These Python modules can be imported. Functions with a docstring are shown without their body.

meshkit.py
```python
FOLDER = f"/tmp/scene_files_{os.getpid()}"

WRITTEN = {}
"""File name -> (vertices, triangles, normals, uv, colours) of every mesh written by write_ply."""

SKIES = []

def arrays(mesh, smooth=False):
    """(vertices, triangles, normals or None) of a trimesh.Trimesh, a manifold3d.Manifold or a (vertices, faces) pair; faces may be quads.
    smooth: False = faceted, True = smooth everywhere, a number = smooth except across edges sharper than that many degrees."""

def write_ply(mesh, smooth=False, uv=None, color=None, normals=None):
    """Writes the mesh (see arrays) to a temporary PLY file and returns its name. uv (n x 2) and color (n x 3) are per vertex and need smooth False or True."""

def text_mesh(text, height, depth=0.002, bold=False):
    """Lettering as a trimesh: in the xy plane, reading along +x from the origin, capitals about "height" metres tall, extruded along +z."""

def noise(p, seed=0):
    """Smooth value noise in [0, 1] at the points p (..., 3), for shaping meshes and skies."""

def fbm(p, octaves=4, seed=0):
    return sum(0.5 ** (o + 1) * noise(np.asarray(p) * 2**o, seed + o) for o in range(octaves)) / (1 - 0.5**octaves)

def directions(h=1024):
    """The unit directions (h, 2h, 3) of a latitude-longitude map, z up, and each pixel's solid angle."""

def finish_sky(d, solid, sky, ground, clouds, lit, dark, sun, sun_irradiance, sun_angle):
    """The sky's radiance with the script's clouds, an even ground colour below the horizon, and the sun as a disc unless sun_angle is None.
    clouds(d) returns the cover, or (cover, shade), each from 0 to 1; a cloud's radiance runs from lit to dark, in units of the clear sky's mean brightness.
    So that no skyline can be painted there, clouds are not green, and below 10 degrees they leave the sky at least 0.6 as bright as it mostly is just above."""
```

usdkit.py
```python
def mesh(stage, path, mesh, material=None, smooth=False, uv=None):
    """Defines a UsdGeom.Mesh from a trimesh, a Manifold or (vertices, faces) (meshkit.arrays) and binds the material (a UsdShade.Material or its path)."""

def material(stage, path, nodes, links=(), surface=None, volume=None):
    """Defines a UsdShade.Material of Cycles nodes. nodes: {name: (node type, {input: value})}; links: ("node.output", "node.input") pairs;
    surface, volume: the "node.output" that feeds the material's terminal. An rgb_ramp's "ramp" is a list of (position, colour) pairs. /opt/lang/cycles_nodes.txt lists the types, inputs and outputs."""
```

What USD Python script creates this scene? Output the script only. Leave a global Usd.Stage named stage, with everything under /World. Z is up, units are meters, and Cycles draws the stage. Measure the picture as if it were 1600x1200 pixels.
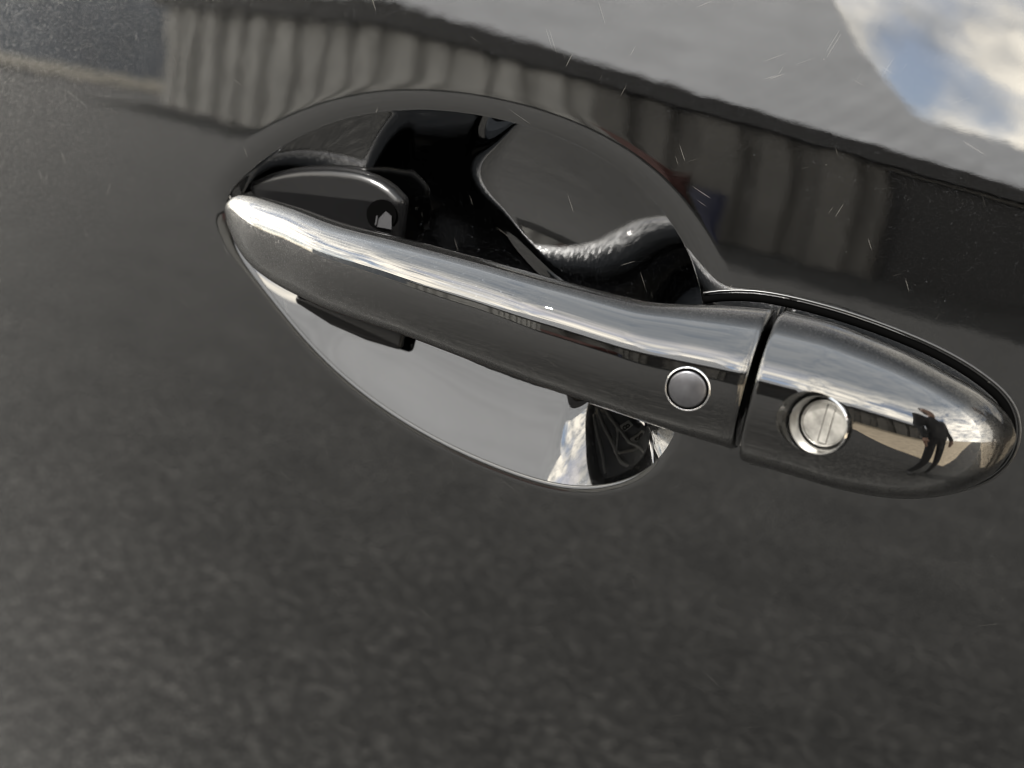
import math, numpy as np, trimesh, usdkit, meshkit
import manifold3d as m3
from scipy.interpolate import PchipInterpolator, CubicSpline, splprep, splev
from scipy.spatial import cKDTree, Delaunay
from pxr import Usd, UsdGeom, UsdLux, UsdShade, Gf, Sdf, Vt

stage = Usd.Stage.CreateInMemory()
UsdGeom.SetStageUpAxis(stage, 'Z'); UsdGeom.SetStageMetersPerUnit(stage, 1.0)
UsdGeom.Xform.Define(stage, '/World')
rng = np.random.default_rng(7)

# ------------------------------------------------------------------ camera
# the origin lies on the door skin behind the handle, x along the car, -y out of the door, z up
EXPOSURE = 2.75
HFOV, YAW, PITCH, DIST = 55.0, 20.0, 15.0, 0.262
CENTRE = np.array([-0.012, 0.0, -0.014])           # where the picture's centre meets the door
GROUND = -0.92
cy, sy, cp, sp = math.cos(math.radians(YAW)), math.sin(math.radians(YAW)), math.cos(math.radians(PITCH)), math.sin(math.radians(PITCH))
FWD = np.array([-sy * cp, cy * cp, -sp])
EYE = CENTRE - DIST * FWD
R0 = np.cross(FWD, [0, 0, 1.0]); R0 /= np.linalg.norm(R0); U0 = np.cross(R0, FWD)
ROLL = math.radians(15.7) + math.atan2(U0[0], R0[0])
RIGHT = math.cos(ROLL) * R0 + math.sin(ROLL) * U0
UP = -math.sin(ROLL) * R0 + math.cos(ROLL) * U0
FPX = 800 / math.tan(math.radians(HFOV / 2))
cam = UsdGeom.Camera.Define(stage, '/World/camera')
M = np.eye(4); M[0, :3], M[1, :3], M[2, :3], M[3, :3] = RIGHT, UP, -FWD, EYE
cam.AddTransformOp().Set(Gf.Matrix4d(M.tolist()))
cam.CreateHorizontalApertureAttr(36.0); cam.CreateVerticalApertureAttr(27.0)
cam.CreateFocalLengthAttr(18 / math.tan(math.radians(HFOV / 2)))
cam.CreateClippingRangeAttr((0.01, 5000.0))
cam.CreateFStopAttr(11.0); cam.CreateFocusDistanceAttr(0.24)
cam.CreateExposureAttr(EXPOSURE)

# ------------------------------------------------------------------ sky and sun
SUN_EL, SUN_AZ = math.radians(40), math.radians(202)      # azimuth from +y towards +x
SUN_DIR = np.array([math.sin(SUN_AZ) * math.cos(SUN_EL), math.cos(SUN_AZ) * math.cos(SUN_EL), math.sin(SUN_EL)])
looks = '/World/Looks'
sky = UsdLux.DomeLight.Define(stage, '/World/sky')
sky.GetPrim().SetCustomDataByKey('kind', 'structure')
skym = usdkit.material(stage, looks + '/sky_look', {
    'sky': ('sky_texture', {'sky_type': 'single_scattering', 'sun_disc': False, 'sun_elevation': SUN_EL, 'sun_rotation': SUN_AZ}),
    'geo': ('texture_coordinate', {}),
    'mp': ('mapping', {'scale': (1.0, 1.0, 2.3), 'location': (0.35, 0.2, 0.0)}),
    'n1': ('noise_texture', {'scale': 2.6, 'detail': 9, 'roughness': 0.6, 'distortion': 0.5}),
    'n2': ('noise_texture', {'scale': 7.0, 'detail': 6, 'roughness': 0.6}),
    'sep': ('separate_xyz', {}), 'zen': ('map_range', {'from_min': 0.35, 'from_max': 0.7, 'clamp': True}), 'cv2': ('math', {'math_type': 'maximum'}), 'tz': ('mix_color', {'blend_type': 'mix', 'use_clamp': False, 'b': (2.9, 3.25, 3.7)}), 'zf': ('math', {'math_type': 'multiply', 'value2': 0.9}),
    'cover': ('rgb_ramp', {'ramp': [(0.37, (0, 0, 0)), (0.50, (1, 1, 1))]}),
    'tone': ('rgb_ramp', {'ramp': [(0.3, (4.6, 4.9, 5.3)), (0.60, (21.5, 19.8, 16.8))]}),
    'mixc': ('mix_color', {'blend_type': 'mix', 'use_clamp': False}),
    'bg': ('background_shader', {'strength': 0.15})},
    [('geo.generated', 'mp.vector'), ('mp.vector', 'n1.vector'), ('mp.vector', 'n2.vector'), ('n1.fac', 'cover.fac'), ('n2.fac', 'tone.fac'),
     ('cover.color', 'cv2.value1'), ('geo.generated', 'sep.vector'), ('sep.z', 'zen.value'), ('zen.result', 'cv2.value2'), ('cv2.value', 'mixc.fac'), ('sky.color', 'mixc.a'), ('zen.result', 'zf.value1'), ('zf.value', 'tz.fac'), ('tone.color', 'tz.a'), ('tz.result', 'mixc.b'), ('mixc.result', 'bg.color')], surface='bg.background')
UsdShade.MaterialBindingAPI.Apply(sky.GetPrim()).Bind(skym)
sun = UsdLux.DistantLight.Define(stage, '/World/sun')
sun.CreateNormalizeAttr(True) if hasattr(sun, 'CreateNormalizeAttr') else None
sun.CreateIntensityAttr(0.9); sun.CreateAngleAttr(0.5); sun.CreateColorAttr(Gf.Vec3f(1.0, 0.965, 0.91))
zb = SUN_DIR; xb = np.cross([0, 0, 1], zb); xb /= np.linalg.norm(xb); yb_ = np.cross(zb, xb)
Ms = np.eye(4); Ms[0, :3], Ms[1, :3], Ms[2, :3] = xb, yb_, zb
sun.AddTransformOp().Set(Gf.Matrix4d(Ms.tolist()))

# ------------------------------------------------------------------ helpers
used = {}
def numbered(parent, name):
    k = used.get((parent, name), 0); used[(parent, name)] = k + 1
    return f'{parent}/{name}' if k == 0 else f'{parent}/{name}_{k:03d}'
def obj(name, mesh, mat, parent='/World', smooth=False, normals=None):
    path = numbered(parent, name)
    if normals is not None:
        v, f = mesh
        m = usdkit.mesh(stage, path, (v, f), MAT[mat])
        m.CreateNormalsAttr(Vt.Vec3fArray.FromNumpy(np.asarray(normals, np.float32))); m.SetNormalsInterpolation('vertex')
    else:
        m = usdkit.mesh(stage, path, mesh, MAT[mat], smooth=smooth)
    return path
def tag(path, label=None, cat=None, group=None, kind=None):
    p = stage.GetPrimAtPath(path)
    for k, v in (('label', label), ('category', cat), ('group', group), ('kind', kind)):
        if v: p.SetCustomDataByKey(k, v)
def thing(name, label, cat, loc=(0, 0, 0), rotz=0.0, group=None):
    path = numbered('/World', name)
    x = UsdGeom.Xform.Define(stage, path); x.AddTranslateOp().Set(Gf.Vec3d(*map(float, loc))); x.AddRotateZOp().Set(float(rotz))
    tag(path, label, cat, group)
    return path
def box(x0, x1, y0, y1, z0, z1):
    b = trimesh.creation.box([x1 - x0, y1 - y0, z1 - z0]); b.apply_translation([(x0 + x1) / 2, (y0 + y1) / 2, (z0 + z1) / 2]); return b
def cat(ms): return trimesh.util.concatenate(ms)
def ray(u, v):
    d = FWD + (u - 800) / FPX * RIGHT - (v - 600) / FPX * UP
    return d / np.linalg.norm(d)
def pix(u, v, y=0.0):
    """the point of the plane at depth y that the photograph's point (u, v) of 1600 x 1200 shows"""
    d = ray(u, v); return EYE + d * ((y - EYE[1]) / d[1])
def proj(p):
    q = np.atleast_2d(p) - EYE; z = q @ FWD
    return np.stack([800 + FPX * (q @ RIGHT) / z, 600 - FPX * (q @ UP) / z], 1)
def hit(v, f, u_, v_):
    """first point of a mesh seen at (u, v), and its normal"""
    d = ray(u_, v_); a, b, c = v[f[:, 0]], v[f[:, 1]], v[f[:, 2]]
    e1, e2 = b - a, c - a; h = np.cross(d, e2); det = (e1 * h).sum(1); det[abs(det) < 1e-18] = 1e-18
    s = EYE - a; uu = (s * h).sum(1) / det; q = np.cross(s, e1); vv = (q @ d) / det; t = (e2 * q).sum(1) / det
    ok = (uu >= 0) & (vv >= 0) & (uu + vv <= 1) & (t > 0.01); i = np.where(ok)[0][np.argmin(t[ok])]
    n = np.cross(e1[i], e2[i]); n /= np.linalg.norm(n); n = n if n @ d < 0 else -n
    return EYE + t[i] * d, n
def frame(n):
    """rotation whose z is n and whose y points up"""
    y = np.array([0, 0, 1.0]) - n[2] * n; y /= np.linalg.norm(y); T = np.eye(4); T[:3, 0], T[:3, 1], T[:3, 2] = np.cross(y, n), y, n; return T
def sstep(a, b, x): t = np.clip((x - a) / (b - a), 0, 1); return t * t * (3 - 2 * t)
def loft(rings, cap0=True, cap1=True):
    n, k = len(rings), len(rings[0]); v = np.vstack(rings); f = []
    i, j = np.meshgrid(np.arange(n - 1), np.arange(k), indexing='ij'); j2 = (j + 1) % k
    q = np.stack([i * k + j, i * k + j2, (i + 1) * k + j2, (i + 1) * k + j], -1).reshape(-1, 4)
    f = [q[:, [0, 1, 2]], q[:, [0, 2, 3]]]
    for on, r, flip in ((cap0, 0, True), (cap1, n - 1, False)):
        if on:
            c = len(v); v = np.vstack([v, rings[r].mean(0)[None]]); a = np.arange(k)
            t = np.stack([np.full(k, c), r * k + a, r * k + (a + 1) % k], 1); f.append(t[:, ::-1] if flip else t)
    m = trimesh.Trimesh(v, np.vstack(f), process=False)
    if m.volume < 0: m.invert()
    return m
def tube(pts, r, sides=10, closed=False):
    p = np.asarray(pts, float); n = len(p); r = np.broadcast_to(r, (n,))
    t = np.roll(p, -1, 0) - np.roll(p, 1, 0) if closed else np.gradient(p, axis=0)
    t /= np.linalg.norm(t, axis=1, keepdims=True); a = np.cross(t, [0, 1.0, 0.02]); a /= np.linalg.norm(a, axis=1, keepdims=True); b = np.cross(t, a)
    g = np.arange(sides) * 2 * np.pi / sides
    rings = [p[i] + r[i] * (np.cos(g)[:, None] * a[i] + np.sin(g)[:, None] * b[i]) for i in range(n)]
    if closed: rings.append(rings[0])
    return loft(rings, not closed, not closed)

def hull(sph, ref=None):
    ms = []
    for p, r in sph: ms.append(m3.Manifold.sphere(r, 48).translate([float(q) for q in p]))
    return m3.Manifold.batch_hull(ms)

# ------------------------------------------------------------------ materials
MAT = {}
def material(name, nodes, links, surface='p.BSDF'):
    MAT[name] = usdkit.material(stage, f'{looks}/{name}', nodes, links, surface=surface)
def plain(name, color, rough=0.5, metallic=0.0, var=0.0, scale=30.0, bump=0.0, bscale=None, **kw):
    n = {'p': ('principled_bsdf', {'base_color': color, 'roughness': rough, 'metallic': metallic, **kw}), 'g': ('geometry', {})}; l = []
    if var:
        c = np.array(color)
        n['n'] = ('noise_texture', {'scale': scale, 'detail': 6, 'roughness': 0.6}); n['r'] = ('rgb_ramp', {'ramp': [(0.3, tuple(c * (1 - var))), (0.7, tuple(np.minimum(c * (1 + var), 1)))]})
        l += [('g.position', 'n.vector'), ('n.fac', 'r.fac'), ('r.color', 'p.base_color')]
    if bump:
        n['bn'] = ('noise_texture', {'scale': bscale or scale, 'detail': 4}); n['b'] = ('bump', {'distance': bump, 'strength': 1.0})
        l += [('g.position', 'bn.vector'), ('bn.fac', 'b.height'), ('b.normal', 'p.normal')]
    material(name, n, l)

def paint(name, peel=1.0, scratch=1.0, flake=1.0):
    """black mica car paint: flakes under a clear coat with orange peel, fine scratches and dust"""
    n = {'g': ('geometry', {}),
         'vo': ('voronoi_texture', {'scale': 4200.0}),
         'off': ('vector_math', {'math_type': 'subtract', 'vector2': (0.5, 0.5, 0.5)}),
         'sc': ('vector_math', {'math_type': 'scale', 'scale': 0.36}),
         'ad': ('vector_math', {'math_type': 'add'}), 'nm': ('vector_math', {'math_type': 'normalize'}),
         'fl': ('rgb_ramp', {'ramp': [(q, tuple(flake * w * np.array([0.95, 1.0, 1.1]))) for q, w in ((0.0, 0.00012), (0.7, 0.00034), (0.965, 0.0011), (1.0, 0.007))]}),
         'sepc': ('separate_color', {}),
         'op': ('noise_texture', {'scale': 620.0, 'detail': 3.0, 'roughness': 0.65}),
         'op2': ('noise_texture', {'scale': 110.0, 'detail': 1.0}),
         'opm': ('math', {'math_type': 'multiply_add', 'value2': 10.0}),
         'bp': ('bump', {'distance': 1.6e-6 * peel, 'strength': 1.0}),
         'p': ('principled_bsdf', {'metallic': 1.0, 'roughness': 0.27, 'coat_weight': 1.0, 'coat_roughness': 0.0, 'coat_ior': 1.56})}
    l = [('g.position', 'vo.vector'), ('vo.color', 'off.vector1'), ('off.vector', 'sc.vector1'), ('g.normal', 'ad.vector1'), ('sc.vector', 'ad.vector2'), ('ad.vector', 'nm.vector1'), ('nm.vector', 'p.normal'),
         ('vo.color', 'sepc.color'), ('sepc.r', 'fl.fac'), ('fl.color', 'p.base_color'),
         ('g.position', 'op.vector'), ('g.position', 'op2.vector'), ('op2.fac', 'opm.value1'), ('op.fac', 'opm.value3'), ('opm.value', 'bp.height'), ('bp.normal', 'p.coat_normal')]
    # dust specks and short hairline scratches, a thin dull layer over the clear coat
    n['dv'] = ('voronoi_texture', {'scale': 150.0}); n['dr'] = ('math', {'math_type': 'less_than', 'value2': 0.022})
    n['ds'] = ('separate_color', {}); n['dk'] = ('math', {'math_type': 'greater_than', 'value2': 0.93}); n['dm'] = ('math', {'math_type': 'multiply'})
    l += [('g.position', 'dv.vector'), ('dv.distance', 'dr.value1'), ('dv.color', 'ds.color'), ('ds.r', 'dk.value1'), ('dr.value', 'dm.value1'), ('dk.value', 'dm.value2')]
    n['dd'] = ('diffuse_bsdf', {'color': (0.12, 0.115, 0.105)})
    prev = 'dm.value'
    for k, (rot, sc) in enumerate(((0.5, (80, 80, 2600)), (1.25, (110, 110, 3000)), (2.1, (90, 90, 2800)), (2.75, (70, 70, 2400)))):
        r_, a, b, c, d = f'rt{k}', f'sm{k}', f'sn{k}', f'sr{k}', f'sx{k}'
        n[r_] = ('vector_rotate', {'rotate_type': 'y_axis', 'angle': rot})
        n[a] = ('mapping', {'scale': sc, 'location': (3.7 * k, 1.3, 0.4 * k)})
        n[b] = ('noise_texture', {'scale': 1.0, 'detail': 0.0})
        n[c] = ('map_range', {'from_min': 0.88, 'from_max': 0.90, 'clamp': True})
        n[d] = ('math', {'math_type': 'maximum'})
        l += [('g.position', f'{r_}.vector'), (f'{r_}.vector', f'{a}.vector'), (f'{a}.vector', f'{b}.vector'), (f'{b}.fac', f'{c}.value'), (f'{c}.result', f'{d}.value1'), (prev, f'{d}.value2')]
        prev = f'{d}.value'
    n['wn'] = ('noise_texture', {'scale': 16.0, 'detail': 1.0}); n['wr'] = ('map_range', {'from_min': 0.42, 'from_max': 0.62, 'to_min': 0.12, 'to_max': 0.12 * scratch, 'clamp': True})
    l += [('g.position', 'wn.vector'), ('wn.fac', 'wr.value'), ('wr.result', 'wz.value1'), ('g.position', 'wp.vector'), ('wp.z', 'wh.value'), ('wh.result', 'wz.value2'), ('wz.value', 'amt.value2')]
    n['wp'] = ('separate_xyz', {}); n['wh'] = ('map_range', {'from_min': -0.035, 'from_max': 0.012, 'to_min': 0.12, 'to_max': 1.0, 'clamp': True}); n['wz'] = ('math', {'math_type': 'multiply'})
    n['amt'] = ('math', {'math_type': 'multiply'}); n['mx'] = ('mix_closure', {})
    l += [(prev, 'amt.value1'), ('amt.value', 'mx.fac'), ('p.BSDF', 'mx.closure1'), ('dd.BSDF', 'mx.closure2')]
    material(name, n, l, 'mx.closure')
paint('black_mica_paint')
paint('black_handle_paint', peel=0.5, scratch=0.4, flake=0.3)
plain('black_plastic', (0.0015, 0.0015, 0.0016), 0.25, specular_ior_level=0.12)
plain('rubber', (0.0015, 0.0015, 0.0015), 0.35, var=0.3, scale=400, bump=1e-5, bscale=900, specular_ior_level=0.3)
plain('deep_black', (0.0005, 0.0005, 0.0005), 1.0, specular_ior_level=0.0)
plain('chrome', (0.40, 0.40, 0.40), 0.08, 1.0, var=0.1, scale=300)
plain('satin_button', (0.06, 0.06, 0.064), 0.34, 1.0, var=0.35, scale=160, bump=1e-5, bscale=500)
plain('worn_metal', (0.14, 0.136, 0.126), 0.42, 1.0, var=0.45, scale=280, bump=3e-5, bscale=700)
plain('dirt', (0.008, 0.006, 0.004), 0.9)
plain('hinge_steel', (0.022, 0.022, 0.023), 0.4, 1.0)
plain('grey_plastic', (0.07, 0.078, 0.088), 0.4)
plain('pale_plastic', (0.85, 0.85, 0.82), 0.5)
material('asphalt', {'g': ('geometry', {}), 'n1': ('noise_texture', {'scale': 38.0, 'detail': 7, 'roughness': 0.68}), 'n2': ('noise_texture', {'scale': 4.5, 'detail': 6, 'roughness': 0.7}), 'n3': ('noise_texture', {'scale': 240.0, 'detail': 2}),
    'a': ('rgb_ramp', {'ramp': [(0.33, (0.014, 0.0136, 0.0128)), (0.5, (0.031, 0.0302, 0.0285)), (0.7, (0.115, 0.112, 0.105))]}),
    'b': ('rgb_ramp', {'ramp': [(0.32, (0.62, 0.62, 0.61)), (0.66, (1.4, 1.39, 1.37))]}), 'm': ('mix_color', {'blend_type': 'multiply', 'fac': 1.0, 'use_clamp': False}),
    'bp': ('bump', {'distance': 0.004}), 'p': ('principled_bsdf', {'roughness': 0.9})},
    [('g.position', 'n1.vector'), ('g.position', 'n2.vector'), ('g.position', 'n3.vector'), ('n1.fac', 'a.fac'), ('n2.fac', 'b.fac'), ('a.color', 'm.a'), ('b.color', 'm.b'), ('m.result', 'p.base_color'), ('n3.fac', 'bp.height'), ('bp.normal', 'p.normal')])
plain('beige_gravel', (0.50, 0.41, 0.29), 0.95, var=0.25, scale=6)
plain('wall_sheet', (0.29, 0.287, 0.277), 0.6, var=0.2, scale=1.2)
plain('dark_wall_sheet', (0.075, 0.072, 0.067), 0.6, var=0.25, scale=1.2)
plain('roof_sheet', (0.46, 0.468, 0.485), 0.8, var=0.15, scale=0.9, specular_ior_level=0.06)
plain('dark_trim', (0.007, 0.007, 0.008), 0.6)
plain('blue_grey_wall', (0.06, 0.075, 0.10), 0.5, var=0.2, scale=0.7)
plain('concrete', (0.35, 0.33, 0.29), 0.9, var=0.2, scale=2)
plain('red_paint', (0.085, 0.036, 0.032), 0.5)
plain('blue_paint', (0.011, 0.013, 0.035), 0.5)
plain('wheel_rubber', (0.02, 0.02, 0.02), 0.8)
plain('dark_cloth', (0.005, 0.005, 0.006), 0.9)
plain('trouser_cloth', (0.006, 0.006, 0.007), 0.9)
plain('skin', (0.25, 0.15, 0.11), 0.5)
plain('hair', (0.03, 0.02, 0.015), 0.6)
plain('glass_black', (0.01, 0.01, 0.01), 0.1)

# ------------------------------------------------------------------ yard: ground, shed, neighbours (seen mirrored in the paint)
obj('ground', box(-120, 120, -160, 60, GROUND - 0.3, GROUND), 'asphalt'); tag('/World/ground', kind='structure')
obj('gravel_lot', box(2.3, 80, -70, -0.6, GROUND - 0.1, GROUND + 0.004), 'beige_gravel'); tag('/World/gravel_lot', kind='structure')
EAVE, MAIN, RIDGE, LOWR = 2.9, 2.0, 8.2, 4.6      # heights above the yard; local x runs along the wall, y out of it
shed = thing('metal_shed', 'long pale metal shed with ribbed wall and grey sheet roof mirrored in the door paint', 'building', (0.2, -12.2, GROUND), 21.5)
SX0, SX2, DW = -19.2, 14.0, -5.2
DX0, DX1 = -0.4, 2.2                                  # an open doorway
obj('wall', cat([box(SX0, DW, -0.3, 0, 0, EAVE), box(SX0, SX0 + 0.3, -9, -0.3, 0, EAVE), box(SX2 - 0.3, SX2, -9, -0.3, 0, EAVE), box(SX0, SX2, -9.3, -9, 0, EAVE)]), 'wall_sheet', shed)
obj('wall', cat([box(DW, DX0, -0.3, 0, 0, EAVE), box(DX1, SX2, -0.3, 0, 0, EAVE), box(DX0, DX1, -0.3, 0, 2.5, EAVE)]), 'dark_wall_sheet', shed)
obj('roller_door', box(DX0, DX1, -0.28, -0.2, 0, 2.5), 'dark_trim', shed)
for x in np.arange(SX0 + 0.1, SX2 - 0.5, 1.0):
    x += rng.uniform(-0.1, 0.1)
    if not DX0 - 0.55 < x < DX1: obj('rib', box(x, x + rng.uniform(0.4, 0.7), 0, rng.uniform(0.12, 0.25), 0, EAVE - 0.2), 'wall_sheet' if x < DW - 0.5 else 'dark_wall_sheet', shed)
obj('gutter', box(SX0 - 0.3, SX2 + 0.3, 0, 0.5, EAVE - 0.25, EAVE + 0.2), 'dark_trim', shed)
def roof(x0, x1, hip, top, run, pitch=0.4):
    n = int((x1 - x0) / pitch); xs = np.linspace(x0, x1, 4 * n + 1); prof = np.tile([0, 0.0, 0.015, 0.015], n + 1)[:len(xs)]
    v, f = [], []
    for i, x in enumerate(xs):
        t = min(1.0, max(0.02, ((x1 - x) / hip) ** 1.4)) if hip else 1.0
        for q in (0.0, t): v.append([x, 0.25 - run * q, EAVE + 0.2 + (top - EAVE) * q + prof[i]])
    for i in range(len(xs) - 1): f += [[2 * i, 2 * i + 2, 2 * i + 3], [2 * i, 2 * i + 3, 2 * i + 1]]
    v = np.array(v); f = np.array(f); k = len(v)
    return np.vstack([v, v - [0, 0, 0.08]]), np.vstack([f, f[:, ::-1] + k])
obj('roof', roof(SX0 - 0.3, MAIN, 7.5, RIDGE, 9.0), 'roof_sheet', shed)
obj('low_roof', roof(MAIN - 6.0, SX2 + 0.3, 0, LOWR, 4.2), 'roof_sheet', shed)
neigh = thing('blue_grey_block', 'blue grey flat roofed block with pale plinth, mirrored at upper left', 'building')
obj('wall', box(-60, -27.5, -34, -25.5, GROUND + 0.45, GROUND + 6), 'blue_grey_wall', neigh)
obj('plinth', box(-60.05, -27.45, -34.05, -25.45, GROUND, GROUND + 0.45), 'concrete', neigh)

# ------------------------------------------------------------------ car door
car = thing('car_door', 'glossy black car door with a black pull handle and a worn silver key lock', 'car door')
CA, CB = pix(500, 20), pix(1600, 338)                # the feature line that fades out to the front
def S0(x, z):
    base = (z - 0.02) ** 2 / (2 * 3.0) + x ** 2 / (2 * 14.0) - 0.02 ** 2 / 6.0
    zc = CA[2] + (CB[2] - CA[2]) * (x - CA[0]) / (CB[0] - CA[0]); d = z - zc; w = 0.0022
    tilt = 0.080 * np.clip((x - CA[0] - 0.02) / (CB[0] - CA[0] - 0.02), 0, 1.6)
    return base + tilt * w * np.logaddexp(0, d / w)
rim_px = [(352, 328), (372, 290), (397, 265), (440, 232), (500, 200), (560, 181), (640, 172), (720, 176), (800, 191), (870, 213), (940, 247), (1000, 290), (1045, 340), (1075, 390), (1093, 432), (1098, 480), (1092, 560), (1075, 630), (1050, 685),
          (1025, 720), (985, 745), (930, 757), (870, 752), (800, 732), (720, 700), (640, 656), (560, 598), (500, 545), (450, 488), (400, 418), (370, 373)]
rp = np.array([pix(u, v, 0.002) for u, v in rim_px])[:, [0, 2]]
tck, _ = splprep(np.vstack([rp, rp[:1]]).T, s=2e-6, per=True)
dense = np.array(splev(np.linspace(0, 1, 8001)[:-1], tck)).T
tree = cKDTree(dense); dtan = np.array(splev(np.linspace(0, 1, 8001)[:-1], tck, der=1)).T; dtan /= np.linalg.norm(dtan, axis=1, keepdims=True)
rc = dense.mean(0)
def rimdist(p):
    _, i = tree.query(p); w = p - dense[i]; t = dtan[i]
    cr = t[:, 0] * w[:, 1] - t[:, 1] * w[:, 0]
    return cr, i
if (rimdist(rc[None])[0][0]) > 0: SGN = -1.0
else: SGN = 1.0
def width(z): return 0.0034 + 0.0042 * sstep(-0.012, 0.02, z)
def skin_y(p):
    d, i = rimdist(p); d = d * SGN
    w = width(p[:, 1]); t = np.clip(1 - np.maximum(d, 0) / w, 0, 1)
    return S0(p[:, 0], p[:, 1]) + (0.19 - 0.10 * sstep(-0.012, 0.02, p[:, 1])) * w * t ** 2.2
def skin_normals(p, h=6e-5):
    gx = (skin_y(p + [h, 0]) - skin_y(p - [h, 0])) / (2 * h); gz = (skin_y(p + [0, h]) - skin_y(p - [0, h])) / (2 * h)
    n = np.stack([gx, -np.ones(len(p)), gz], 1); return n / np.linalg.norm(n, axis=1, keepdims=True)
NR = 700
rim = np.array(splev(np.linspace(0, 1, NR + 1)[:-1], tck)).T; rt = np.array(splev(np.linspace(0, 1, NR + 1)[:-1], tck, der=1)).T
rn = np.stack([rt[:, 1], -rt[:, 0]], 1) * 1.0; rn /= np.linalg.norm(rn, axis=1, keepdims=True)
if ((rim - rc) * rn).sum(1).mean() < 0: rn = -rn
pts = [rim + rn * o for o in (1e-6, 0.0003, 0.0006, 0.0009, 0.0013, 0.0017, 0.0022, 0.0028, 0.0035, 0.0042, 0.005, 0.006, 0.007, 0.008)]
gx, gz = np.meshgrid(np.arange(-0.36, 0.32, 0.003), np.arange(-0.30, 0.26, 0.003)); g = np.stack([gx.ravel(), gz.ravel()], 1)
dg = rimdist(g)[0] * SGN; g = g[dg > 0.0095]
P2 = np.vstack(pts + [g]); tri = Delaunay(P2).simplices
cen = P2[tri].mean(1); tri = tri[rimdist(cen)[0] * SGN > 0]
v = np.stack([P2[:, 0], skin_y(P2), P2[:, 1]], 1)
a, b, c = P2[tri[:, 0]], P2[tri[:, 1]], P2[tri[:, 2]]
ar = (b[:, 0] - a[:, 0]) * (c[:, 1] - a[:, 1]) - (b[:, 1] - a[:, 1]) * (c[:, 0] - a[:, 0]); tri = tri[abs(ar) > 1e-13]; ar = ar[abs(ar) > 1e-13]
tri[ar < 0] = tri[ar < 0][:, ::-1]
obj('door_skin', (v, tri), 'black_mica_paint', car, normals=skin_normals(P2))

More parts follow.
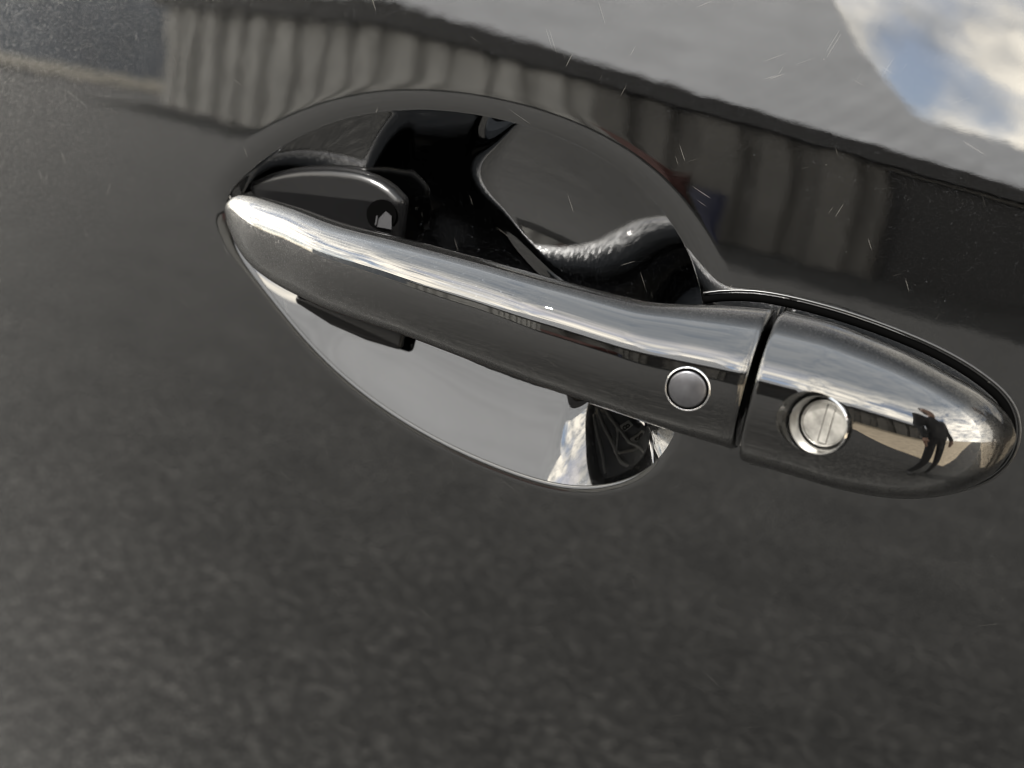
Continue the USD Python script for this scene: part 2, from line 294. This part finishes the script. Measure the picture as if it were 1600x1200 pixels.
# the pressed recess behind the handle
XL = pix(600, 270, 0.01)[0]
_f = np.array([pix(u_, v_, 0.011) for u_, v_ in ((790, 190), (760, 225), (748, 262), (760, 310), (795, 362), (850, 432))])
FOLD = np.polyfit(_f[:, 2], _f[:, 0], 2); FZ0, FZ1 = _f[:, 2].min() - 0.004, _f[:, 2].max() + 0.004
def cup_rings():
    NK = 80; ks = np.linspace(0, 1, NK) ** 1.25
    cl = np.array([pix(u_, v_, -0.012) for u_, v_ in ((420, 372), (560, 428), (720, 484), (900, 540), (1050, 588))])
    cx = rc[0] + (rim[:, 0] - rc[0]) * 0.72
    cz = np.polyval(np.polyfit(cl[:, 0], cl[:, 2], 1), cx) - 0.011
    core = np.stack([cx, cz + (rim[:, 1] - cz) * 0.03], 1)
    up = sstep(-0.15, 0.4, rn[:, 1])
    y0 = skin_y(rim + rn * 1e-6); rings = []
    for k in ks:
        t = min(k / 0.14, 1.0); k2 = max(0.0, (k - 0.10) / 0.90); kk = (1 - up) * k + up * k2
        p = rim + (core - rim) * kk[:, None] + rn * (0.0026 * up * (t * t * (3 - 2 * t)) * (1 - k))[:, None]
        W = 1 - sstep(-0.005, 0.005, p[:, 0] - np.polyval(FOLD, np.clip(p[:, 1], FZ0, FZ1)))
        flat = 0.0106 * (0.95 * math.sin(t * math.pi / 2) ** 0.8 + 0.19 * k2 + 0.20 * math.sin(math.pi * min(1.25 * k2, 1.0))); lin = 0.0106 * k + 0.0085 * math.sin(math.pi * k)
        R = sstep(0.000, 0.020, p[:, 0] - 0.1 * (p[:, 1] + 0.028))
        LL = np.linalg.norm(core - rim, axis=1) / 0.0285; LL = LL / (1 + LL ** 5) ** 0.2 * 1.1
        D = (1 - up) * ((1 - R) * 0.0089 * LL * (1 - (1 - k) ** 1.45) + R * 0.021 * (1 - (1 - k) ** 1.2)) + up * (W * lin + (1 - W) * flat)
        led = 0.70 + 0.30 * sstep(XL - 0.006, XL + 0.007, p[:, 0] - 0.18 * (p[:, 1] - pix(600, 270)[2]))
        led = led + (1 - led) * (1 - up) * 0.8
        rings.append(np.stack([p[:, 0], y0 * (1 - k) ** 3 + D * led, p[:, 1]], 1))
    return rings
cr = cup_rings()
cup = loft(cr, False, True)
cv, cf = np.array(cup.vertices), np.array(cup.faces)
fn = np.cross(cv[cf[:, 1]] - cv[cf[:, 0]], cv[cf[:, 2]] - cv[cf[:, 0]])
if fn[:, 1].sum() > 0: cf = cf[:, ::-1]
obj('handle_recess', (cv, cf), 'black_mica_paint', car, smooth=True)

# the pull handle
grip_st = [(358, 330, 358, 331, -.004, .000), (366, 312, 363, 352, -.008, -.001), (385, 304, 374, 388, -.012, -.002), (420, 309, 402, 424, -.017, -.003), (470, 323, 452, 457, -.022, -.006), (540, 347, 520, 488, -.028, -.010),
           (640, 372, 622, 523, -.033, -.014), (760, 404, 735, 565, -.036, -.017), (880, 437, 850, 607, -.038, -.018), (1000, 467, 965, 648, -.038, -.016), (1090, 474, 1060, 679, -.037, -.010), (1160, 474, 1120, 697, -.0365, -.003), (1222, 482, 1160, 709, -.036, .001)]
def bar(st, ft, fb, ns, nk, ex, power=1.0):
    T = np.array([pix(a, b, yf * ft + yb * (1 - ft)) for a, b, _, _, yf, yb in st]); B = np.array([pix(a, b, yf * fb + yb * (1 - fb)) for _, _, a, b, yf, yb in st])
    yf, yb = np.array([s[4] for s in st]), np.array([s[5] for s in st])
    m = np.array([[s[0] + s[2], s[1] + s[3]] for s in st]) / 2.0; s = np.r_[0, np.cumsum(np.linalg.norm(np.diff(m, axis=0), axis=1))]; s = np.sqrt(s / s[-1]) if power == 1 else 1 - np.sqrt(1 - s / s[-1])
    data = np.column_stack([T[:, [0, 2]], B[:, [0, 2]], yf, yb])
    w = PchipInterpolator(s, data)(np.linspace(0, 1, ns))
    g = np.arange(nk) * 2 * np.pi / nk; c, sn = np.cos(g), np.sin(g)
    c = np.sign(c) * abs(c) ** (2 / ex); d = np.sign(sn) * abs(sn) ** (2 / ex)
    rings = []
    for r in w:
        t, b = r[:2], r[2:4]; mid, hv = (t + b) / 2, (t - b) / 2; ym, yd = (r[4] + r[5]) / 2, (r[5] - r[4]) / 2
        xz = mid + c[:, None] * hv
        rings.append(np.stack([xz[:, 0], ym + d * yd, xz[:, 1]], 1))
    return rings
def cut(rings, x, side, edge=0.0012):
    """ends the bar in a plane across the car's length, with a small rounded edge"""
    n = 14
    for i in range(n):
        j = -1 - i if side > 0 else i
        w = (1 - i / n) ** 1.5
        e = rings[j]; e[:, 0] = e[:, 0] * (1 - w) + w * (x + 0.0 * e[:, 0])
    last = rings[-1] if side > 0 else rings[0]
    mid = last.mean(0); out = []
    for a in np.linspace(0.15, 1, 6):
        ang = a * math.pi / 2; s = (mid - last); s /= np.linalg.norm(s, axis=1, keepdims=True) + 1e-9
        q = last + s * edge * (1 - math.cos(ang)); q = q.copy(); q[:, 0] = x + side * edge * math.sin(ang); out.append(q)
    return rings + out if side > 0 else out[::-1] + rings
XG = pix(1195, 510, -.034)[0]
gr = bar(grip_st, 0.35, 0.65, 220, 128, 2.35)
gr = cut(gr, XG - 0.0018, 1)
grip = loft(gr)
pull = obj('pull_handle', grip, 'black_handle_paint', car, smooth=35)
gv, gf = np.array(grip.vertices), np.array(grip.faces)

# moulded inner end of the handle: a dark block whose ribbed underside the recess mirrors
vb = lambda u: 603 + (u - 915) * 0.335
def under(u, q): return pix(u + 12 * q, vb(u) - 3 * q, -0.018 + 0.021 * q)
inner = hull([(under(u, q) + [0, 0, 0.0012], 0.0012) for u in (745, 1085) for q in (-0.3, 1.15)] + [(pix(u, vb(u) - 70, y), 0.0015) for u in (760, 1085) for y in (-0.02, 0.003)])
ib = obj('inner_block', inner, 'grey_plastic', pull, smooth=40)
def rib(pts, rad): obj('back_rib', tube(np.array([under(a_, b_) + [0, 0, -0.0002] for a_, b_ in pts]), rad, 8), 'pale_plastic', ib, smooth=True)
for q0, bend in ((-0.05, 0.10), (0.38, 0.12), (0.78, 0.10)):
    rib([(775 + 230 * w, q0 + bend * math.sin(w * math.pi)) for w in np.linspace(0, 1, 16)], 0.00075)
rib([(850 + 90 * w, 0.47 + 0.38 * w) for w in np.linspace(0, 1, 8)], 0.0005)
rib([(820 + 40 * w, 0.82 - 0.38 * math.sin(w * 1.5)) for w in np.linspace(0, 1, 8)], 0.0005)
for u8 in (862, 925):
    q = 1.02; c0 = under(u8, q); nn = np.cross(under(u8 + 10, q) - c0, under(u8, q + 0.1) - c0); nn /= np.linalg.norm(nn); nn = nn if nn[2] < 0 else -nn
    fx = under(u8 + 10, q) - c0; fx /= np.linalg.norm(fx); T8 = np.eye(4); T8[:3, 0], T8[:3, 2] = -fx, nn; T8[:3, 1] = np.cross(nn, -fx)
    pad = trimesh.creation.box([0.0040, 0.0050, 0.0006]); pad.apply_transform(T8); pad.apply_translation(c0)
    pd = obj('pad', pad, 'pale_plastic', ib)
    t8 = meshkit.text_mesh('8', 0.0034, 0.0003); t8.apply_translation([-t8.bounds.mean(0)[0], -t8.bounds.mean(0)[1], 0.0003]); t8.apply_transform(T8); t8.apply_translation(c0)
    obj('figure', t8, 'deep_black', ib)

# fixed cap with the key lock
cap_st = [(1240, 474, 1172, 714, -.036, .003), (1300, 489, 1235, 732, -.0355, .003), (1360, 511, 1300, 752, -.034, .003), (1420, 537, 1370, 766, -.0315, .003), (1480, 569, 1435, 770, -.028, .003), (1530, 599, 1495, 761, -.0225, .003),
          (1562, 627, 1540, 742, -.0165, .003), (1578, 650, 1565, 718, -.011, .003), (1584, 674, 1583, 688, -.004, .003)]
cr2 = bar(cap_st, 0.05, 0.5, 200, 128, 2.4, power=2)
cr2 = cut(cr2, XG + 0.0018, -1)
capm = loft(cr2)
kv, kf = np.array(capm.vertices), np.array(capm.faces)
lp, ln = hit(kv, kf, 1276, 664)
ax = np.array([-0.27, -0.96, 0.05]); ax /= np.linalg.norm(ax)
pxm = np.linalg.norm(pix(1278, 663, lp[1]) - pix(1277, 663, lp[1]))
RL = 50 * pxm
F = frame(ax)
def place(mesh, p, T, dz=0.0):
    m = mesh.copy(); m.merge_vertices(); m.update_faces(m.nondegenerate_faces()); t = T.copy(); t[:3, 3] = p + T[:3, 2] * dz; m.apply_transform(t); return m
def to_m3(t):
    return m3.Manifold(m3.Mesh(np.asarray(t.vertices, np.float32), np.asarray(t.faces, np.uint32)))
cw = capm.copy(); cw.merge_vertices(); 
drill = place(trimesh.creation.cylinder(radius=RL, height=0.016, sections=96), lp, F, 0.0022)
cone = trimesh.creation.revolve(np.array([[0, -0.0012], [RL - 0.0002, -0.0012], [RL + 0.0010, 0.0016], [RL + 0.002, 0.006], [0, 0.006]]), sections=96)
M0 = to_m3(cw)
if M0.status() == m3.Error.NoError and not M0.is_empty():
    M0 = M0 - to_m3(drill) - to_m3(place(cone, lp, F))
    capfinal = M0
else:
    print('cap not manifold', M0.status()); capfinal = cw
cappath = obj('handle_cap', capfinal, 'black_handle_paint', car, smooth=32)
# lock: bright sleeve, worn barrel, shutter with its slot
sl = trimesh.creation.revolve(np.array([[RL * 0.80, -0.0058], [RL * 0.985, -0.0058], [RL * 0.985, -0.0008], [RL * 0.955, -0.0006], [RL * 0.93, -0.001], [RL * 0.80, -0.0052], [RL * 0.80, -0.0058]]), sections=96)
obj('lock_sleeve', place(sl, lp, F), 'chrome', cappath, smooth=30)
RB = RL * 0.80
brl = trimesh.creation.revolve(np.array([[0, -0.0064], [RB, -0.0064], [RB, -0.0046], [RB * 0.97, -0.0042], [RB * 0.90, -0.0041], [RB * 0.885, -0.0044], [0, -0.0044]]), sections=96)
lock = obj('lock_barrel', place(brl, lp, F), 'worn_metal', cappath, smooth=30)
ws = RB * 0.17
obj('key_shutter', place(cat([box(-ws * 0.1, ws * 1.7, -RB * 0.80, RB * 0.80, -0.0046, -0.0041)]), lp, F), 'worn_metal', cappath)
obj('key_slot', place(cat([box(-ws * 0.45, -ws * 0.12, -RB * 0.82, RB * 0.82, -0.0046, -0.00428), box(ws * 1.72, ws * 1.86, -RB * 0.82, RB * 0.3, -0.0046, -0.00433), box(-ws * 0.1, ws * 1.7, -RB * 0.86, -RB * 0.81, -0.0046, -0.0043)]), lp, F), 'dirt', cappath)
# unlock button
bp, bn = hit(gv, gf, 1074, 608)
bpx = np.linalg.norm(pix(1075, 608, bp[1]) - pix(1074, 608, bp[1])); RBt = 32.5 * bpx
FB = frame(bn)
ga = np.arange(72) * 2 * np.pi / 72
def disc_rings(prof): return [np.stack([r * np.cos(ga), r * np.sin(ga), np.full(72, h)], 1) for r, h in prof]
dome = loft(disc_rings([(RBt * 0.9, -0.001), (RBt * 0.9, 0.0001), (RBt * 0.885, 0.0003), (RBt * 0.86, 0.0004)] + [(RBt * 0.86 * q, 0.0004 + 0.0005 * (1 - q ** 2)) for q in np.linspace(0.97, 0.03, 16)]))
obj('unlock_button', place(dome, bp, FB), 'satin_button', pull, smooth=40)
rg = trimesh.creation.revolve(np.array([[RBt * (1.045 - 0.05 * math.cos(q)), -0.0002 + RBt * 0.07 * math.sin(q)] for q in np.linspace(0, 2 * math.pi, 17)]), sections=72)
obj('button_bezel', place(rg, bp, FB), 'chrome', pull, smooth=40)
gp = trimesh.creation.revolve(np.array([[RBt * 0.9, -0.0006], [RBt * 1.02, -0.0006], [RBt * 1.02, 0.00012], [RBt * 0.9, 0.00012], [RBt * 0.9, -0.0006]]), sections=72)
obj('button_gap', place(gp, bp, FB), 'deep_black', pull)

# rubber seal round the fixed end, and the dark base seen through the gap
seal_px = [(1100, 462), (1140, 458), (1185, 459), (1240, 470), (1310, 487), (1400, 519), (1480, 556), (1545, 596), (1580, 636), (1588, 680), (1577, 716), (1548, 744), (1500, 763), (1440, 774), (1380, 771), (1300, 756), (1230, 735), (1172, 720)]
sp_ = np.array([pix(a, b, 0.0) for a, b in seal_px]); tk, _ = splprep(sp_[:, [0, 2]].T, s=1e-7); sc = np.array(splev(np.linspace(0, 1, 160), tk)).T
sy_ = S0(sc[:, 0], sc[:, 1])
so = np.stack([np.gradient(sc[:, 1]), -np.gradient(sc[:, 0])], 1); so /= -np.linalg.norm(so, axis=1, keepdims=True)
obj('rubber_seal', tube(np.stack([sc[:, 0] - so[:, 0] * 0.0010, sy_ - 0.0006, sc[:, 1] - so[:, 1] * 0.0010], 1), 0.0009, 12), 'deep_black', car, smooth=True)
obj('seal_lip', tube(np.stack([sc[:, 0] + so[:, 0] * 0.0006, sy_ - 0.0001, sc[:, 1] + so[:, 1] * 0.0006], 1), 0.00035, 12), 'rubber', car, smooth=True)
b0 = pix(1210, 500, 0); b1 = pix(1160, 690, 0)
obj('handle_base', box(XG - 0.012, XG + 0.014, -0.006, 0.01, b1[2] + 0.019, b0[2] - 0.002), 'deep_black', car)

# pivot arm under the left end, and its steel hinge tab
ac = np.array(splev(np.linspace(0, 1, 16), splprep(np.array([(408, 287), (455, 274), (520, 271), (585, 283), (622, 310)], float).T, s=0)[0])).T
arm = hull([(pix(u_, v_ + 6, .0078), .0030) for u_, v_ in ac] + [(pix(u_, v_, .0115), .002) for u_, v_ in ((612, 400), (455, 390), (420, 330))] + [(pix(u_, v_, .016), .003) for u_, v_ in ((418, 292), (520, 285), (615, 318), (612, 400), (455, 390))])
pa = obj('pivot_arm', arm, 'black_plastic', car, smooth=40)
foot = hull([(pix(u_, v_, y_), .0014) for u_, v_, y_ in ((470, 468, -.008), (520, 500, -.004), (575, 524, .0), (622, 538, .002), (628, 512, .003), (520, 455, .003))])
obj('pivot_foot', foot, 'black_plastic', pa, smooth=40)
hp = pix(598, 336, .0045); hn = frame(np.array([0.25, -0.93, 0.1]) / np.linalg.norm([0.25, -0.93, 0.1]))
obj('hinge_hole', place(trimesh.creation.cylinder(radius=0.0042, height=0.003, sections=40), hp, hn), 'deep_black', pa, smooth=30)
import shapely
tb = place(cat([trimesh.creation.extrude_polygon(shapely.Polygon([(-0.0006, -0.0034), (0.0036, -0.0034), (0.0030, 0.0002), (0.0012, 0.0012), (-0.0006, -0.0014)]), 0.0021, engine='earcut'), box(-0.0011, -0.0007, -0.003, -0.0004, 0.0014, 0.0026)]), hp, hn)
obj('hinge_tab', tb, 'hinge_steel', pa)

# yard things by the shed
skip = thing('skip', 'small red steel skip standing against the shed wall, mirrored above the handle', 'skip', (-3.6, -13.2, GROUND), 21.5)
def prism(w0, w1, d, z0, z1):
    return trimesh.convex.convex_hull(np.array([[-w0 / 2, -d / 2, z0], [w0 / 2, -d / 2, z0], [w0 / 2, d / 2, z0], [-w0 / 2, d / 2, z0], [-w1 / 2, -d / 2, z1], [w1 / 2, -d / 2, z1], [w1 / 2, d / 2, z1], [-w1 / 2, d / 2, z1]]))
obj('body', prism(0.8, 1.3, 1.0, 0.08, 0.8), 'red_paint', skip); obj('rim', box(-0.7, 0.7, -0.54, 0.54, 0.8, 0.87), 'red_paint', skip); obj('foot', box(-0.35, -0.22, -0.45, 0.45, 0, 0.08), 'dark_trim', skip); obj('foot', box(0.22, 0.35, -0.45, 0.45, 0, 0.08), 'dark_trim', skip)
drum = thing('drum', 'dark blue steel drum standing beside the red skip', 'drum', (-2.3, -12.2, GROUND))
obj('shell', trimesh.creation.revolve(0.8 * np.array([[0, 0], [0.29, 0], [0.29, 0.29], [0.305, 0.30], [0.29, 0.31], [0.29, 0.58], [0.305, 0.59], [0.29, 0.60], [0.29, 0.88], [0.275, 0.88], [0.275, 0.86], [0, 0.86]]), sections=40), 'blue_paint', drum, smooth=30)

# the person who stands a step to the right of the lens, mirrored only in the cap's round end
def figure():
    J = dict(pel=(0, 0, .96), waist=(0, 0, 1.12), chest=(0, .01, 1.36), neck=(0, 0, 1.50), head=(0, .02, 1.64), hl=(-.10, 0, .93), hr=(.10, 0, .93), kl=(-.13, .03, .50), kr=(.12, .04, .50), al=(-.15, -.02, .09), ar=(.14, 0, .09), tl=(-.17, .15, .04), tr=(.17, .17, .04), sl=(-.19, 0, 1.43), sr=(.19, 0, 1.43), el=(-.27, -.02, 1.15), er=(.26, -.02, 1.15), wl=(-.27, .10, .93), wr=(.27, .10, .93))
    J = {k: np.array(q, float) for k, q in J.items()}
    def bone(a, ra, b, rb): return hull([(J[a] if isinstance(a, str) else a, ra), (J[b] if isinstance(b, str) else b, rb)])
    def soft(parts, n=10, e=0.02):
        m = m3.Manifold.batch_boolean(parts, m3.OpType.Add).refine_to_length(e).to_mesh()
        t = trimesh.Trimesh(m.vert_properties[:, :3], m.tri_verts); trimesh.smoothing.filter_taubin(t, iterations=n); return t
    legs = [bone('hl', .095, 'kl', .065), bone('kl', .065, 'al', .05), bone('hr', .095, 'kr', .065), bone('kr', .065, 'ar', .05), hull([(J['hl'], .10), (J['hr'], .10), (J['pel'], .12)])]
    coat = [hull([(J['hl'] + [0, 0, .03], .115), (J['hr'] + [0, 0, .03], .115), (J['waist'] + [-.06, 0, 0], .11), (J['waist'] + [.06, 0, 0], .11)]), hull([(J['waist'] + [-.06, 0, 0], .11), (J['waist'] + [.06, 0, 0], .11), (J['sl'] + [.04, 0, -.04], .085), (J['sr'] + [-.04, 0, -.04], .085)]), bone('neck', .06, 'chest', .11)]
    for q in 'lr': coat += [bone('s' + q, .068, 'e' + q, .052), bone('e' + q, .052, 'w' + q, .042)]
    body = [bone('neck', .055, 'head', .05), hull([(J['head'] + [0, 0, .05], .088), (J['head'] + [0, .03, -.06], .052)]), hull([(J['head'] + [0, .10, -.01], .012), (J['head'] + [0, .095, .03], .008)])]
    for sgn in (-1, 1): body.append(hull([(J['head'] + [sgn * .088, 0, .0], .014), (J['head'] + [sgn * .09, -.005, .03], .016)]))
    hands = []
    for q, sg in (('l', -1), ('r', 1)):
        w = J['w' + q]; hands.append(hull([(w, .026), (w + [0, .03, -.075], .028), (w + [0, -.02, -.075], .022)]))
        for i, ln in enumerate((.065, .075, .07, .055)):
            r0 = w + [0, .035 - .02 * i, -.085]; mid = r0 + [-sg * .006, .004, -ln * .55]; hands += [hull([(r0, .010), (mid, .009)]), hull([(mid, .009), (mid + [-sg * .018, .004, -ln * .42], .008)])]
        hands.append(hull([(w + [0, .025, -.02], .013), (w + [-sg * .01, .06, -.07], .010)]))
    shoes = []
    for q in 'lr': shoes += [hull([(J['a' + q] + [0, -.04, -.045], .042), (J['t' + q], .038)])]
    arms = [bone('er', .04, 'wr', .03), bone('el', .04, 'wl', .03), bone('chest', .08, 'neck', .055), bone('sl', .05, 'el', .04), bone('sr', .05, 'er', .04), bone('chest', .08, 'sl', .05), bone('chest', .08, 'sr', .05)]
    hair = soft([hull([(J['head'] + [0, -.025, .065], .093), (J['head'] + [0, -.035, 0], .08)])], 6, .02)
    return soft(body + arms + hands, 6, .008), soft(coat), soft(legs), [soft([x], 4) for x in shoes], hair
pb, pc, pl, ps, ph = figure()
person = thing('person', 'person in dark jacket and trousers standing beside the car, mirrored in the cap end', 'person', (1.12, -0.6, GROUND), 25)
bd = obj('body', pb, 'skin', person, smooth=True)
obj('jacket', pc, 'dark_cloth', person, smooth=True); obj('trousers', pl, 'trouser_cloth', person, smooth=True); obj('hair', ph, 'hair', person, smooth=True)
for x in ps: obj('shoe', x, 'wheel_rubber', person, smooth=True)
